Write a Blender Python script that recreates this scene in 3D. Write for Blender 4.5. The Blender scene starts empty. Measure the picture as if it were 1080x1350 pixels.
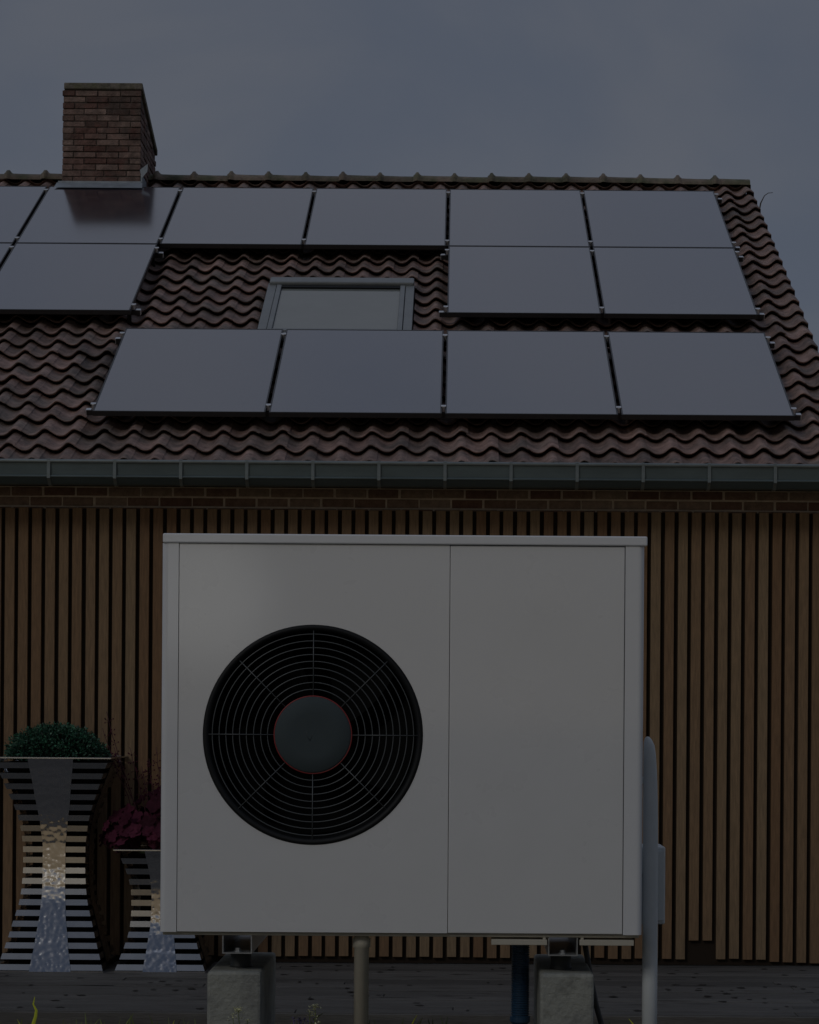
import bpy, bmesh, math, random
from mathutils import Vector, Matrix
rnd = random.Random(7)
C = bpy.context.scene.collection
PI = math.pi

# ------------------------------------------------------------------ camera constants
F = 3150.0            # focal length in photo pixels
CX, CY = 600.0, 945.0 # principal point of the photo
ROLL = 0.0070
ZC = 1.525            # eye height above the deck

def P(px, py, Y):
    dx, dy = px - CX, CY - py
    c, s = math.cos(ROLL), math.sin(ROLL)
    return Vector(((dx*c - dy*s)*Y/F, Y, ZC + (dx*s + dy*c)*Y/F))

# ------------------------------------------------------------------ helpers
class MB:
    def __init__(s): s.v = []; s.f = []; s.t = []; s.sm = []
    def add(s, verts, faces, tint=0.5, smooth=False):
        b = len(s.v); s.v += [tuple(v) for v in verts]
        for f in faces:
            s.f.append([i + b for i in f]); s.t.append(tint); s.sm.append(smooth)
    def box(s, x0, x1, y0, y1, z0, z1, tint=0.5, M=None):
        vs = [Vector((x, y, z)) for x in (x0, x1) for y in (y0, y1) for z in (z0, z1)]
        if M is not None: vs = [M @ v for v in vs]
        s.add(vs, [(0,1,3,2),(4,6,7,5),(0,4,5,1),(2,3,7,6),(0,2,6,4),(1,5,7,3)], tint)
    def tube(s, pts, r, n=10, tint=0.5, caps=True, smooth=True):
        pts = [Vector(p) for p in pts]
        rs = r if isinstance(r, (list, tuple)) else [r]*len(pts)
        vs = []; up = None
        for i, p in enumerate(pts):
            a = pts[max(i-1, 0)]; b = pts[min(i+1, len(pts)-1)]
            d = (b - a)
            d = d.normalized() if d.length > 1e-9 else Vector((0,0,1))
            if up is None:
                up = Vector((0,0,1)) if abs(d.z) < .9 else Vector((0,1,0))
            side = d.cross(up)
            if side.length < 1e-6: side = d.cross(Vector((1,0,0)))
            side.normalize(); up = side.cross(d).normalized()
            for k in range(n):
                an = 2*PI*k/n
                vs.append(p + (side*math.cos(an) + up*math.sin(an))*rs[i])
        fs = []
        for i in range(len(pts)-1):
            for k in range(n):
                a = i*n+k; b = i*n+(k+1) % n
                fs.append((a, b, b+n, a+n))
        if caps:
            fs.append(tuple(range(n-1, -1, -1))); fs.append(tuple((len(pts)-1)*n+k for k in range(n)))
        s.add(vs, fs, tint, smooth)
    def ring(s, c, R, r, n=72, m=6, tint=0.5):      # torus in the XZ plane
        vs = []; fs = []
        for i in range(n):
            a = 2*PI*i/n
            for k in range(m):
                b = 2*PI*k/m
                q = R + r*math.cos(b)
                vs.append((c[0]+q*math.cos(a), c[1]+r*math.sin(b), c[2]+q*math.sin(a)))
        for i in range(n):
            for k in range(m):
                fs.append((i*m+k, i*m+(k+1) % m, ((i+1) % n)*m+(k+1) % m, ((i+1) % n)*m+k))
        s.add(vs, fs, tint, True)
    def lathe(s, c, prof, n=24, axis='z', tint=0.5, smooth=True):   # prof: (radius, height)
        vs = []; fs = []
        for (r, h) in prof:
            for k in range(n):
                a = 2*PI*k/n
                if axis == 'z': vs.append((c[0]+r*math.cos(a), c[1]+r*math.sin(a), c[2]+h))
                else: vs.append((c[0]+r*math.cos(a), c[1]+h, c[2]+r*math.sin(a)))
        for i in range(len(prof)-1):
            for k in range(n):
                a = i*n+k; b = i*n+(k+1) % n
                fs.append((a, b, b+n, a+n))
        fs.append(tuple(range(n))); fs.append(tuple((len(prof)-1)*n+k for k in range(n)))
        s.add(vs, fs, tint, smooth)
    def extrude_x(s, prof, x0, x1, tint=0.5, smooth=False):        # closed YZ profile swept along X
        n = len(prof)
        vs = [(x0, p[0], p[1]) for p in prof] + [(x1, p[0], p[1]) for p in prof]
        fs = [(i, (i+1) % n, (i+1) % n + n, i+n) for i in range(n)]
        fs += [tuple(range(n)), tuple(range(2*n-1, n-1, -1))]
        s.add(vs, fs, tint, smooth)
    def build(s, name, mat, parent=None, bevel=0, fixn=True):
        me = bpy.data.meshes.new(name)
        off = Vector((0,0,0)); q = parent
        while q is not None:
            off += q.location; q = q.parent
        me.from_pydata([(v[0]-off.x, v[1]-off.y, v[2]-off.z) for v in s.v], [], s.f)
        me.polygons.foreach_set('use_smooth', s.sm)
        ca = me.color_attributes.new('tint', 'FLOAT_COLOR', 'CORNER')
        buf = []
        for f, t in zip(s.f, s.t):
            buf += [t, t, t, 1.0]*len(f)
        ca.data.foreach_set('color', buf)
        if fixn:
            bm = bmesh.new(); bm.from_mesh(me)
            bmesh.ops.recalc_face_normals(bm, faces=bm.faces); bm.to_mesh(me); bm.free()
        me.materials.append(mat)
        o = bpy.data.objects.new(name, me); C.objects.link(o)
        if parent is not None: o.parent = parent
        if bevel:
            b = o.modifiers.new('bevel', 'BEVEL'); b.width = bevel; b.segments = 2
            b.limit_method = 'ANGLE'; b.angle_limit = math.radians(40)
        return o

def tag(o, label=None, cat=None, group=None, kind=None):
    if label: o['label'] = label
    if cat: o['category'] = cat
    if group: o['group'] = group
    if kind: o['kind'] = kind
    return o
def thing(name, loc, label, cat, group=None):
    o = bpy.data.objects.new(name, None); C.objects.link(o)
    o.empty_display_size = .1
    o.location = loc
    return tag(o, label, cat, group)
def copy_tree(o, parent=None):
    c = o.copy(); C.objects.link(c)
    if parent is not None: c.parent = parent
    for ch in [x for x in bpy.data.objects if x.parent == o]: copy_tree(ch, c)
    return c

# ------------------------------------------------------------------ materials
def mat(name, col, rough=.6, metal=0.0, tint=0.0, noise=0.0, nscale=8.0, nstretch=(1,1,1), bump=0.0, bscale=60.0,
        spec=.5, col2=None, c2scale=3.0, coat=0.0, ior=1.5, voro=0.0, vscale=30, tcol=None, rnoise=0.0, sss=0):
    m = bpy.data.materials.new(name); m.use_nodes = True
    nt = m.node_tree; N = nt.nodes; L = nt.links
    b = N['Principled BSDF']
    b.inputs['Roughness'].default_value = rough; b.inputs['Metallic'].default_value = metal
    b.inputs['Specular IOR Level'].default_value = spec; b.inputs['IOR'].default_value = ior
    b.inputs['Coat Weight'].default_value = coat
    b.inputs['Coat Roughness'].default_value = .06
    tc = N.new('ShaderNodeTexCoord'); mp = N.new('ShaderNodeMapping'); L.new(tc.outputs['Object'], mp.inputs[0])
    mp.inputs['Scale'].default_value = nstretch
    cur = None
    rgb = N.new('ShaderNodeRGB'); rgb.outputs[0].default_value = (*col, 1); cur = rgb.outputs[0]
    def mix(a, bb, fac, typ='MIX'):
        x = N.new('ShaderNodeMix'); x.data_type = 'RGBA'; x.blend_type = typ
        if isinstance(fac, float): x.inputs[0].default_value = fac
        else: L.new(fac, x.inputs[0])
        for i, q in ((6, a), (7, bb)):
            if isinstance(q, tuple): x.inputs[i].default_value = (*q, 1)
            else: L.new(q, x.inputs[i])
        return x.outputs[2]
    def nz(scale, detail=5, rg=.6, mapped=True):
        n = N.new('ShaderNodeTexNoise'); n.inputs['Scale'].default_value = scale
        n.inputs['Detail'].default_value = detail; n.inputs['Roughness'].default_value = rg
        L.new(mp.outputs[0] if mapped else tc.outputs['Object'], n.inputs['Vector']); return n.outputs['Fac']
    def ramp(src, a, bb, lo=0.0, hi=1.0):
        r = N.new('ShaderNodeMapRange'); L.new(src, r.inputs[0])
        r.inputs[1].default_value = a; r.inputs[2].default_value = bb
        r.inputs[3].default_value = lo; r.inputs[4].default_value = hi; return r.outputs[0]
    at = N.new('ShaderNodeAttribute'); at.attribute_name = 'tint'
    if tcol:
        cur = mix(cur, tcol, at.outputs['Fac'])
    if col2:
        cur = mix(cur, col2, ramp(nz(c2scale, 4, .6, False), .42, .62))
    if tint:
        v = ramp(at.outputs['Fac'], 0, 1, 1-tint, 1+tint)
        cc = N.new('ShaderNodeCombineColor')
        for i in range(3): L.new(v, cc.inputs[i])
        cur = mix(cur, cc.outputs[0], 1.0, 'MULTIPLY')
    if noise:
        v = ramp(nz(nscale, 8, .65), .3, .7, 1-noise, 1+noise)
        cc = N.new('ShaderNodeCombineColor')
        for i in range(3): L.new(v, cc.inputs[i])
        cur = mix(cur, cc.outputs[0], 1.0, 'MULTIPLY')
    L.new(cur, b.inputs['Base Color'])
    if rnoise:
        L.new(ramp(nz(5, 4, .6, False), .3, .7, max(rough-rnoise, .02), rough+rnoise), b.inputs['Roughness'])
    if bump:
        bp = N.new('ShaderNodeBump'); bp.inputs['Strength'].default_value = bump; bp.inputs['Distance'].default_value = .01
        L.new(nz(bscale, 6), bp.inputs['Height']); L.new(bp.outputs[0], b.inputs['Normal'])
    if voro:
        vo = N.new('ShaderNodeTexVoronoi'); vo.feature = 'SMOOTH_F1'; vo.inputs['Scale'].default_value = vscale
        L.new(tc.outputs['Object'], vo.inputs['Vector'])
        bp = N.new('ShaderNodeBump'); bp.inputs['Strength'].default_value = voro; bp.inputs['Distance'].default_value = .02
        L.new(vo.outputs['Distance'], bp.inputs['Height']); L.new(bp.outputs[0], b.inputs['Normal'])
    m['_n'] = 1
    return m

M = {}
M['tile'] = mat('clay_tile', (.245,.160,.135), .62, tint=.34, noise=.55, nscale=13, bump=.7, bscale=60, col2=(.150,.115,.098), c2scale=3.5)
M['ridge'] = mat('ridge_tile', (.17,.135,.105), .8, tint=.2, noise=.4, nscale=14, bump=.5, bscale=50, col2=(.10,.10,.06), c2scale=6)
M['under'] = mat('black_underlay', (.01,.01,.01), .9)
M['batten'] = mat('dark_batten', (.018,.010,.004), .9)
M['brick'] = mat('brick', (.195,.090,.070), .9, tcol=(.165,.118,.10), tint=.45, noise=.5, nscale=16, bump=1, bscale=45, col2=(.165,.115,.095), c2scale=6)
M['wbrick'] = mat('wall_brick', (.16,.088,.066), .85, tcol=(.21,.165,.135), tint=.2, noise=.3, nscale=22, bump=.7, bscale=70)
M['mortar'] = mat('mortar', (.095,.078,.066), .95, noise=.3, nscale=20, bump=.6, bscale=80)
M['wmortar'] = mat('wall_mortar', (.50,.44,.38), .95, noise=.2, nscale=20, bump=.6, bscale=80)
M['cap'] = mat('mossy_cap', (.17,.15,.125), .9, noise=.4, nscale=25, bump=.6, bscale=50, col2=(.13,.125,.08), c2scale=12)
M['lead'] = mat('lead_flashing', (.30,.34,.38), .5, metal=.3, noise=.2, nscale=12, bump=.3, bscale=20)
M['zincl'] = mat('zinc_bead', (.19,.225,.235), .38, metal=.4, noise=.15, nscale=8)
M['zinc'] = mat('zinc', (.105,.14,.15), .42, metal=.45, noise=.15, nscale=6, nstretch=(.3,1,1), rnoise=.1)
M['slat'] = mat('wood_slat', (.215,.122,.060), .7, tcol=(.215,.152,.088), tint=.12, noise=.28, nscale=14, nstretch=(6,6,.5), bump=.35, bscale=50)
M['deck'] = mat('deck_board', (.088,.085,.080), .8, tint=.28, noise=.32, nscale=7, nstretch=(.5,5,5), bump=.4, bscale=40)
M['knot'] = mat('knot', (.014,.012,.010), .8, tint=.4, noise=.3, nscale=60)
M['bounce'] = mat('pale_bounce', (.72,.50,.25), .95, noise=.25, nscale=40, bump=.8, bscale=60)  # pale warm colour for the added sheet mirrored in the planters
M['soil'] = mat('soil', (.035,.03,.022), .95, noise=.5, nscale=5, bump=1, bscale=12, col2=(.03,.045,.018), c2scale=.6)
M['white'] = mat('white_paint', (.755,.765,.775), .30, noise=.02, nscale=2.0, coat=1.0, rnoise=.06, bump=.16, bscale=1.5, col2=(.73,.74,.745), c2scale=1.6)
M['trim'] = mat('pale_grey_trim', (.75,.765,.785), .3, noise=.03, nscale=4, coat=.8)
M['cream'] = mat('cream_plastic', (.50,.47,.39), .5, noise=.08, nscale=15)
M['pipe'] = mat('pale_pipe', (.62,.66,.68), .38, noise=.08, nscale=8, nstretch=(3,3,1))
M['black'] = mat('black_plastic', (.010,.011,.012), .6, spec=.3)
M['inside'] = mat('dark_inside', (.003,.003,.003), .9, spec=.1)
M['fan'] = mat('fan_blade', (.0025,.003,.003), .8, spec=.15)
M['wire'] = mat('grille_wire', (.11,.12,.125), .4, metal=.2)
M['hub'] = mat('hub_grey', (.062,.080,.086), .75, spec=.2, noise=.05, nscale=9)
M['emblem'] = mat('emblem_grey', (.045,.055,.06), .4)
M['red'] = mat('red_ring', (.28,.035,.035), .4)
M['galv'] = mat('galvanised', (.42,.44,.45), .38, metal=.7, noise=.15, nscale=30)
M['rubber'] = mat('rubber', (.025,.03,.03), .6)
M['concrete'] = mat('concrete', (.37,.38,.34), .9, noise=.34, nscale=14, bump=.6, bscale=60, col2=(.20,.205,.19), c2scale=14)
M['drain'] = mat('drain_plastic', (.60,.56,.46), .45, noise=.12, nscale=6)
M['hose'] = mat('blue_hose', (.02,.06,.12), .4)
M['cable'] = mat('cable_grey', (.06,.06,.06), .55)
M['rail'] = mat('aluminium', (.55,.56,.57), .35, metal=.8)
M['clamp'] = mat('clamp_silver', (.62,.63,.65), .35, metal=.7)
M['pframe'] = mat('panel_frame', (.02,.02,.022), .4, spec=.6)
M['wframe'] = mat('window_frame', (.22,.235,.24), .45, metal=.2, noise=.1, nscale=8)
M['wglass'] = mat('window_glass', (.20,.215,.205), .06, spec=.6, noise=.06, nscale=2)
M['blind'] = mat('blind', (.34,.36,.36), .7, noise=.1, nscale=3)
M['steel'] = mat('polished_steel', (.72,.74,.76), .16, metal=1.0, voro=.0, noise=.05, nscale=9)
M['hammer'] = mat('hammered_steel', (.78,.79,.82), .15, metal=1.0, voro=.145, vscale=36)
M['steelbar'] = mat('brushed_steel', (.62,.64,.67), .22, metal=1.0, noise=.08, nscale=8)
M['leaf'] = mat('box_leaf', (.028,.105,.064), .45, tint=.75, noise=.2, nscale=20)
M['stem'] = mat('woody_stem', (.06,.045,.03), .8)
M['purple'] = mat('purple_leaf', (.062,.013,.028), .75, spec=.12, tint=.5, noise=.35, nscale=25)
M['pstem'] = mat('purple_stem', (.07,.02,.03), .6)
M['shoot'] = mat('yellow_shoot', (.55,.60,.04), .5, noise=.2, nscale=30)
M['weed'] = mat('weed_green', (.10,.13,.03), .6, tint=.4)
M['petal'] = mat('pale_petal', (.75,.75,.50), .6, tint=.2)
M['mauve'] = mat('mauve_flower', (.16,.14,.25), .6, tint=.3)

# solar glass: dark cells behind reflective, lightly textured glass
def solar_mat():
    m = bpy.data.materials.new('solar_glass'); m.use_nodes = True
    nt = m.node_tree; N = nt.nodes; L = nt.links; b = N['Principled BSDF']
    tc = N.new('ShaderNodeTexCoord')
    wv = N.new('ShaderNodeTexWave'); wv.bands_direction = 'Y'; wv.inputs['Scale'].default_value = 14
    L.new(tc.outputs['Object'], wv.inputs['Vector'])
    nz = N.new('ShaderNodeTexNoise'); nz.inputs['Scale'].default_value = 2.0; nz.inputs['Detail'].default_value = 6
    L.new(tc.outputs['Object'], nz.inputs['Vector'])
    mx = N.new('ShaderNodeMix'); mx.data_type = 'RGBA'
    mx.inputs[6].default_value = (.024,.020,.031,1); mx.inputs[7].default_value = (.046,.039,.052,1)
    L.new(nz.outputs['Fac'], mx.inputs[0]); L.new(mx.outputs[2], b.inputs['Base Color'])
    r = N.new('ShaderNodeMapRange'); L.new(nz.outputs['Fac'], r.inputs[0])
    r.inputs[1].default_value = .3; r.inputs[2].default_value = .7; r.inputs[3].default_value = .13; r.inputs[4].default_value = .19
    L.new(r.outputs[0], b.inputs['Roughness'])
    oi = N.new('ShaderNodeObjectInfo'); ra = N.new('ShaderNodeMapRange'); L.new(oi.outputs['Random'], ra.inputs[0])
    ra.inputs[3].default_value = 1.98; ra.inputs[4].default_value = 2.3; L.new(ra.outputs[0], b.inputs['Coat IOR'])
    b.inputs['IOR'].default_value = 2.1; b.inputs['Specular IOR Level'].default_value = .5
    b.inputs['Coat Weight'].default_value = 1.0; b.inputs['Coat Roughness'].default_value = .14; b.inputs['Coat IOR'].default_value = 2.1
    bp = N.new('ShaderNodeBump'); bp.inputs['Strength'].default_value = .02; bp.inputs['Distance'].default_value = .002
    L.new(wv.outputs['Fac'], bp.inputs['Height'])
    # shading normal tilted, not the glass itself, to shorten the chimney's reflection
    ge = N.new('ShaderNodeVectorTransform'); ge.vector_type = 'NORMAL'; ge.convert_from = 'OBJECT'; ge.convert_to = 'WORLD'
    ge.inputs[0].default_value = (0, -math.sin(math.radians(5)), math.cos(math.radians(5)))
    L.new(ge.outputs[0], bp.inputs['Normal']); L.new(bp.outputs[0], b.inputs['Normal']); L.new(bp.outputs[0], b.inputs['Coat Normal'])
    return m
M['solar'] = solar_mat()

# ------------------------------------------------------------------ roof frame
WALL = 15.15
TAN = (CY + 666)/F
AN = math.atan(TAN); CA, SA = math.cos(AN), math.sin(AN)
RY0, RZ0 = 15.396, ZC + 400/204.6
def R(x, s, n=0.0):
    return Vector((x, RY0 + s*CA - n*SA, RZ0 + s*SA + n*CA))
RM = Matrix(((1,0,0,0),(0,CA,-SA,0),(0,SA,CA,0),(0,0,0,1)))
XV = 2.55; XL = -6.6
S_E, S_R = -.62, 6.215      # eave and ridge along the slope
NT = -.172                 # tile trough plane below the panel plane

house = thing('house', (-2.0, WALL, 0), 'brick house clad in vertical brown timber slats under a dark clay tiled roof', 'house')

# ---- roof tiles
TW, TG = .1915, .262
rt = MB()
prof_n = 14
def tile_h(u):
    c = .5 + .5*math.cos(2*PI*(u-.86))
    return .019*(c**2) + .029*c - .003*math.sin(2*PI*(u-.86)*2)*c
ncol = int((XV - XL)/TW); x_first = XV - ncol*TW
nrow = int((S_R - S_E)/TG) + 1
for r_ in range(nrow):
    s0 = S_E + r_*TG
    ln = TG + .045
    if s0 > S_R: break
    for c_ in range(ncol):
        x0 = x_first + c_*TW
        if x0 > -1.435-.02 and x0+TW < -.330+.03 and s0 > 1.84-.06 and s0+TG < 3.11+.05: continue
        j = lambda a: rnd.uniform(-a, a)
        dn, ds, rx, tl = j(.003), j(.006), j(.010), j(.004)
        verts = []
        s_hi = min(s0 + ln, S_R + .02)
        for (ss, lift) in ((s0+ds, .036), (s0+ds+.007, .040), (.5*(s0+s_hi), .018), (s_hi, .0)):
            for k in range(prof_n+1):
                u = k/prof_n*1.06
                verts.append(R(x0 + u*TW + tl*(ss-s0), ss + (u-.5)*rx, NT + tile_h(u) + lift + dn + (.004 if k == prof_n else 0)))
        for k in range(prof_n+1):   # the lip
            u = k/prof_n*1.06
            verts.append(R(x0 + u*TW, s0+ds+.032 + (u-.5)*rx, NT + tile_h(u) + .018 + dn))
        n1 = prof_n+1
        fs = [(i*n1+k, i*n1+k+1, (i+1)*n1+k+1, (i+1)*n1+k) for i in range(3) for k in range(prof_n)]
        fs += [(4*n1+k, 4*n1+k+1, k+1, k) for k in range(prof_n)]
        t = min(1, max(0, rnd.gauss(.5, .24)))
        rt.add(verts, fs, t, True)
        if c_ == ncol-1:            # verge tile: cheek down the side
            e = [i*n1+prof_n for i in range(4)]
            ev = [Vector(verts[i]) for i in e]
            dv = [v + Vector((.004, .055*SA, -.10)) for v in ev]
            rt.add(ev+dv, [(i, i+1, i+5, i+4) for i in range(3)], t*.6)
roof = rt.build('roof', M['tile'], house, fixn=False)
rd = MB()
rd.add([R(XL, S_E+.04, NT-.02), R(XV-.02, S_E+.04, NT-.02), R(XV-.02, S_R+.05, NT-.02), R(XL, S_R+.05, NT-.02),
        R(XL, S_E+.04, NT-.12), R(XV-.02, S_E+.04, NT-.12), R(XV-.02, S_R+.05, NT-.12), R(XL, S_R+.05, NT-.12)],
       [(0,1,2,3),(4,5,6,7),(0,1,5,4),(1,2,6,5),(2,3,7,6),(3,0,4,7)])
rp = R(0, S_R+.05, NT)
rd.add([(XL, rp.y, rp.z-.01), (XV-.02, rp.y, rp.z-.01), (XV-.02, rp.y+5.6, rp.z-2.87), (XL, rp.y+5.6, rp.z-2.87)], [(0,1,2,3)])
rd.box(XL, XV-.02, rp.y-.01, rp.y+.06, rp.z-.4, rp.z+.062)
rd.build('roof_deck', M['under'], house)
vb = MB()
vs = [R(x, s_, n_) for x in (XV-.016, XV-.002) for s_ in (S_E+.03, S_R+.03) for n_ in (NT-.12, NT+.040)]
vb.add(vs, [(0,1,3,2),(4,6,7,5),(0,4,5,1),(2,3,7,6),(0,2,6,4),(1,5,7,3)])
vb.build('verge_board', M['ridge'], house)
# ---- ridge caps
rg = MB()
x = XL; RYc = rp.y + .02; RZc = rp.z + .075
while x < XV - .02:
    ln = min(.327, XV + .02 - x); t = rnd.random()
    dz = rnd.uniform(-.006, .006)
    sec = []
    for (xx, rr, hh) in ((x-.012, .104, .052), (x+.002, .112, .064), (x+.014, .122, .082), (x+.030, .122, .083), (x+.044, .112, .064), (x+.060, .102, .053), (x+ln*.6, .097, .049), (x+ln, .096, .048)):
        sec.append([(xx, RYc + rr*1.35*math.cos(PI*k/12), RZc + dz - .020 - .022*(1-math.sin(PI*k/12)) + hh*math.sin(PI*k/12)) for k in range(13)])
    vs = [p for q in sec for p in q]
    fs = [(i*13+k, i*13+k+1, (i+1)*13+k+1, (i+1)*13+k) for i in range(len(sec)-1) for k in range(12)]
    rg.add(vs, fs, t, True)
    x += .327
rg.build('ridge_capping', M['ridge'], roof)

# ---- walls
wl = MB()
XW = 2.42
wl.box(XL, XW, WALL+.001, WALL+.30, 0, 3.02)
wl.box(XW-.3, XW, WALL+.30, 25.6, 0, 3.0)
wl.add([(XW-.01, WALL+.02, 3.0), (XW-.01, 25.6, 3.0), (XW-.01, rp.y, rp.z-.12)], [(0,1,2)])
wall = wl.build('wall', M['wmortar'], house)
def brick_rows(mb, x0, x1, yf, z0, n, bl=.195, bh=.052, j=.0105, face='y', depth=.05, stag=0, lo=.6):
    for i in range(n):
        zz = z0 + i*(bh+j)
        xx = x0 - (((i+stag) % 2)*.5)*(bl+j) - rnd.uniform(0, .03)
        while xx < x1:
            a, b_ = max(xx, x0), min(xx+bl+rnd.uniform(-.006,.004), x1)
            if b_-a > .02:
                d = rnd.uniform(-.003, .003); t = rnd.random()
                if face == 'y': mb.box(a, b_, yf+d, yf+depth, zz+rnd.uniform(-.002,.002), zz+bh, t)
                else: mb.box(yf-depth, yf+d, a, b_, zz, zz+bh, t)
            xx += bl + j
br = MB()
brick_rows(br, XL, XW+.004, WALL-.004, 2.66, 6, stag=1)
br.build('brick_course', M['wbrick'], wall, bevel=.003)
# ---- slat cladding
sl = MB()
bk = MB(); bk.box(XL, XW, WALL-.020, WALL-.006, -.036, 2.826)
ztop = 2.829
pitch = .0851; xx = XW - .02
hole0, hole1 = P(901,1240,WALL).x, P(940,1240,WALL).x
while xx > XL:
    w = .0595 + rnd.uniform(-.0015, .0015)
    zb = .0 + rnd.uniform(-.004,.004)
    if xx > 2.0: zb -= .018
    if hole0 < xx - w*.5 < hole1: zb = .117
    zt = ztop + rnd.uniform(-.004, .004)
    sl.box(xx-w, xx, WALL-.048+rnd.uniform(-.002,.002), WALL-.0202, zb+.004, zt, rnd.random())
    xx -= pitch
clad = bk.build('cladding_backing', M['batten'], house)
sl.build('slat_cladding', M['slat'], house, bevel=.002)

# ---- eaves and gutter
ev = MB()
ev.box(XL, XV-.03, 14.885, WALL+.01, 2.975, 2.99)
ev.box(XL, XV-.03, 14.872, 14.884, 2.975, 3.10)
ev.build('eaves_board', M['under'], house)
GY = 14.745; GZ = 3.090
gp = []
def arc(cy, cz, r, a0, a1, n): return [(cy + r*math.cos(math.radians(a0+(a1-a0)*i/n)), cz + r*math.sin(math.radians(a0+(a1-a0)*i/n))) for i in range(n+1)]
outer = arc(GY, GZ-.006, .010, 20, 250, 8) + [(GY-.001, GZ-.03), (GY+.001, GZ-.06), (GY+.002, GZ-.088)] + arc(GY-.004, GZ-.098, .008, 110, 260, 5) + \
        [(GY+.012, GZ-.122), (GY+.035, GZ-.142), (GY+.065, GZ-.148), (GY+.10, GZ-.140), (GY+.122, GZ-.11), (GY+.125, GZ-.01)]
inner = [(GY+.121, GZ-.01), (GY+.118, GZ-.105), (GY+.095, GZ-.135), (GY+.065, GZ-.143), (GY+.037, GZ-.137), (GY+.016, GZ-.118), (GY+.006, GZ-.098), (GY+.002, GZ-.03)]
gt = MB(); x = XL
while x < XV + .03:
    x1 = min(x + 3.0, XV + .03)
    gt.extrude_x(outer + inner, x, x1, smooth=False); x = x1
gutter = gt.build('gutter', M['zinc'], house)
gb = MB(); gb.extrude_x(arc(GY-.0015, GZ-.004, .0125, 0, 330, 11), XL, XV+.031, smooth=False)
gb.build('gutter_bead', M['zincl'], gutter)
gb = MB(); gb.extrude_x(arc(GY+.0005, GZ-.0975, .0085, 0, 330, 9), XL, XV+.031)
gb.build('gutter_crease', M['zinc'], gutter)
bx = P(848, 620, GY).x
brp = [(GY-.013, GZ+.006), (GY-.013, GZ-.028), (GY-.0155, GZ-.088), (GY-.016, GZ-.110), (GY+.010, GZ-.128), (GY+.034, GZ-.148), (GY+.066, GZ-.153), (GY+.10, GZ-.146),
       (GY+.10, GZ-.142), (GY+.066, GZ-.149), (GY+.035, GZ-.143), (GY+.012, GZ-.123), (GY-.011, GZ-.107), (GY-.011, GZ-.088), (GY-.009, GZ-.028), (GY-.009, GZ+.002), (GY+.12, GZ+.006), (GY+.12, GZ+.010), (GY-.008, GZ+.010)]
b0 = MB(); b0.extrude_x(brp, bx-.010, bx+.010); b0 = b0.build('gutter_bracket', M['zincl'], gutter)
k = -14
while bx + k*.4075 < XV:
    if k != 0 and bx + k*.4075 > XL:
        c = b0.copy(); C.objects.link(c); c.parent = gutter; c.location = (k*.4075, 0, 0)
    k += 1

# ---- chimney
CX0, CX1 = -3.39, -2.72; CYF = 20.42; CD = 1.02; CZB, CZT = 5.85, 6.86
def ctop(y): return CZT - .31*(y - CYF)
ch = MB()
ch.add([(CX0+.008,CYF+.008,CZB),(CX1-.008,CYF+.008,CZB),(CX1-.008,CYF+CD,CZB),(CX0+.008,CYF+CD,CZB),
        (CX0+.008,CYF+.008,CZT),(CX1-.008,CYF+.008,CZT),(CX1-.008,CYF+CD,ctop(CYF+CD)),(CX0+.008,CYF+CD,ctop(CYF+CD))],
       [(0,1,5,4),(1,2,6,5),(2,3,7,6),(3,0,4,7),(4,5,6,7)])
chim = ch.build('chimney', M['mortar'], house)
cb = MB()
for i in range(16):
    zz = 6.02 + i*.0526
    if zz + .040 > CZT: break
    xx = CX0 + .0012*i - (.1 if i % 2 else rnd.uniform(0,.05))
    while xx < CX1:
        a, b_ = max(xx, CX0+rnd.uniform(-.003,.003)), min(xx+.185, CX1)
        if b_-a > .02: cb.box(a, b_, CYF+rnd.uniform(-.006,.002), CYF+.03, zz+rnd.uniform(-.003,.002), zz+.0445+rnd.uniform(-.002,.002), rnd.random())
        xx += .1935
    for sx in (0, 1):
        yy = CYF + .032
        while yy < CYF+CD:
            y1 = min(yy+.18, CYF+CD)
            if zz+.045 < ctop(y1)-.01:
                if sx: cb.box(CX1-.03, CX1+rnd.uniform(-.003,.004), yy, y1, zz, zz+.0445, rnd.random())
                else: cb.box(CX0-rnd.uniform(-.003,.004), CX0+.03, yy, y1, zz, zz+.0445, rnd.random())
            yy += .19
cb.build('chimney_bricks', M['brick'], chim, bevel=.004)
cc = MB()
y0, y1 = CYF-.012, CYF+CD+.02
x0, x1 = CX0+.012, CX1+.014
cc.add([(x0,y0,ctop(y0)+.004),(x1,y0,ctop(y0)+.004),(x1,y1,ctop(y1)+.004),(x0,y1,ctop(y1)+.004),
        (x0,y0,ctop(y0)+.058),(x1,y0,ctop(y0)+.058),(x1,y1,ctop(y1)+.058),(x0,y1,ctop(y1)+.058)],
       [(0,1,2,3),(4,5,6,7),(0,1,5,4),(1,2,6,5),(2,3,7,6),(3,0,4,7)])
cc.build('chimney_cap', M['cap'], chim, bevel=.008)
fl = MB()
fl.box(CX0-.03, CX1+.012, CYF-.032, CYF-.008, 5.99, 6.075)
fl.add([(CX0-.04,CYF-.034,6.06),(CX1+.02,CYF-.034,6.06),(CX1+.03,CYF-.12,6.00),(CX0-.05,CYF-.12,6.00)], [(0,1,2,3)])
fl.box(CX1+.004, CX1+.018, CYF-.02, CYF+.25, 6.02, 6.13)
a = P(189, 217, CYF-.06); 
fl.add([P(195,216,CYF-.05), P(184.5,224,CYF-.05), P(187,235,CYF-.05), P(194.5,226,CYF-.05), P(195,216,CYF-.04), P(184.5,224,CYF-.04), P(187,235,CYF-.04), P(194.5,226,CYF-.04)],
       [(0,1,2,3),(4,5,6,7),(0,1,5,4),(1,2,6,5),(2,3,7,6),(3,0,4,7)])
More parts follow.
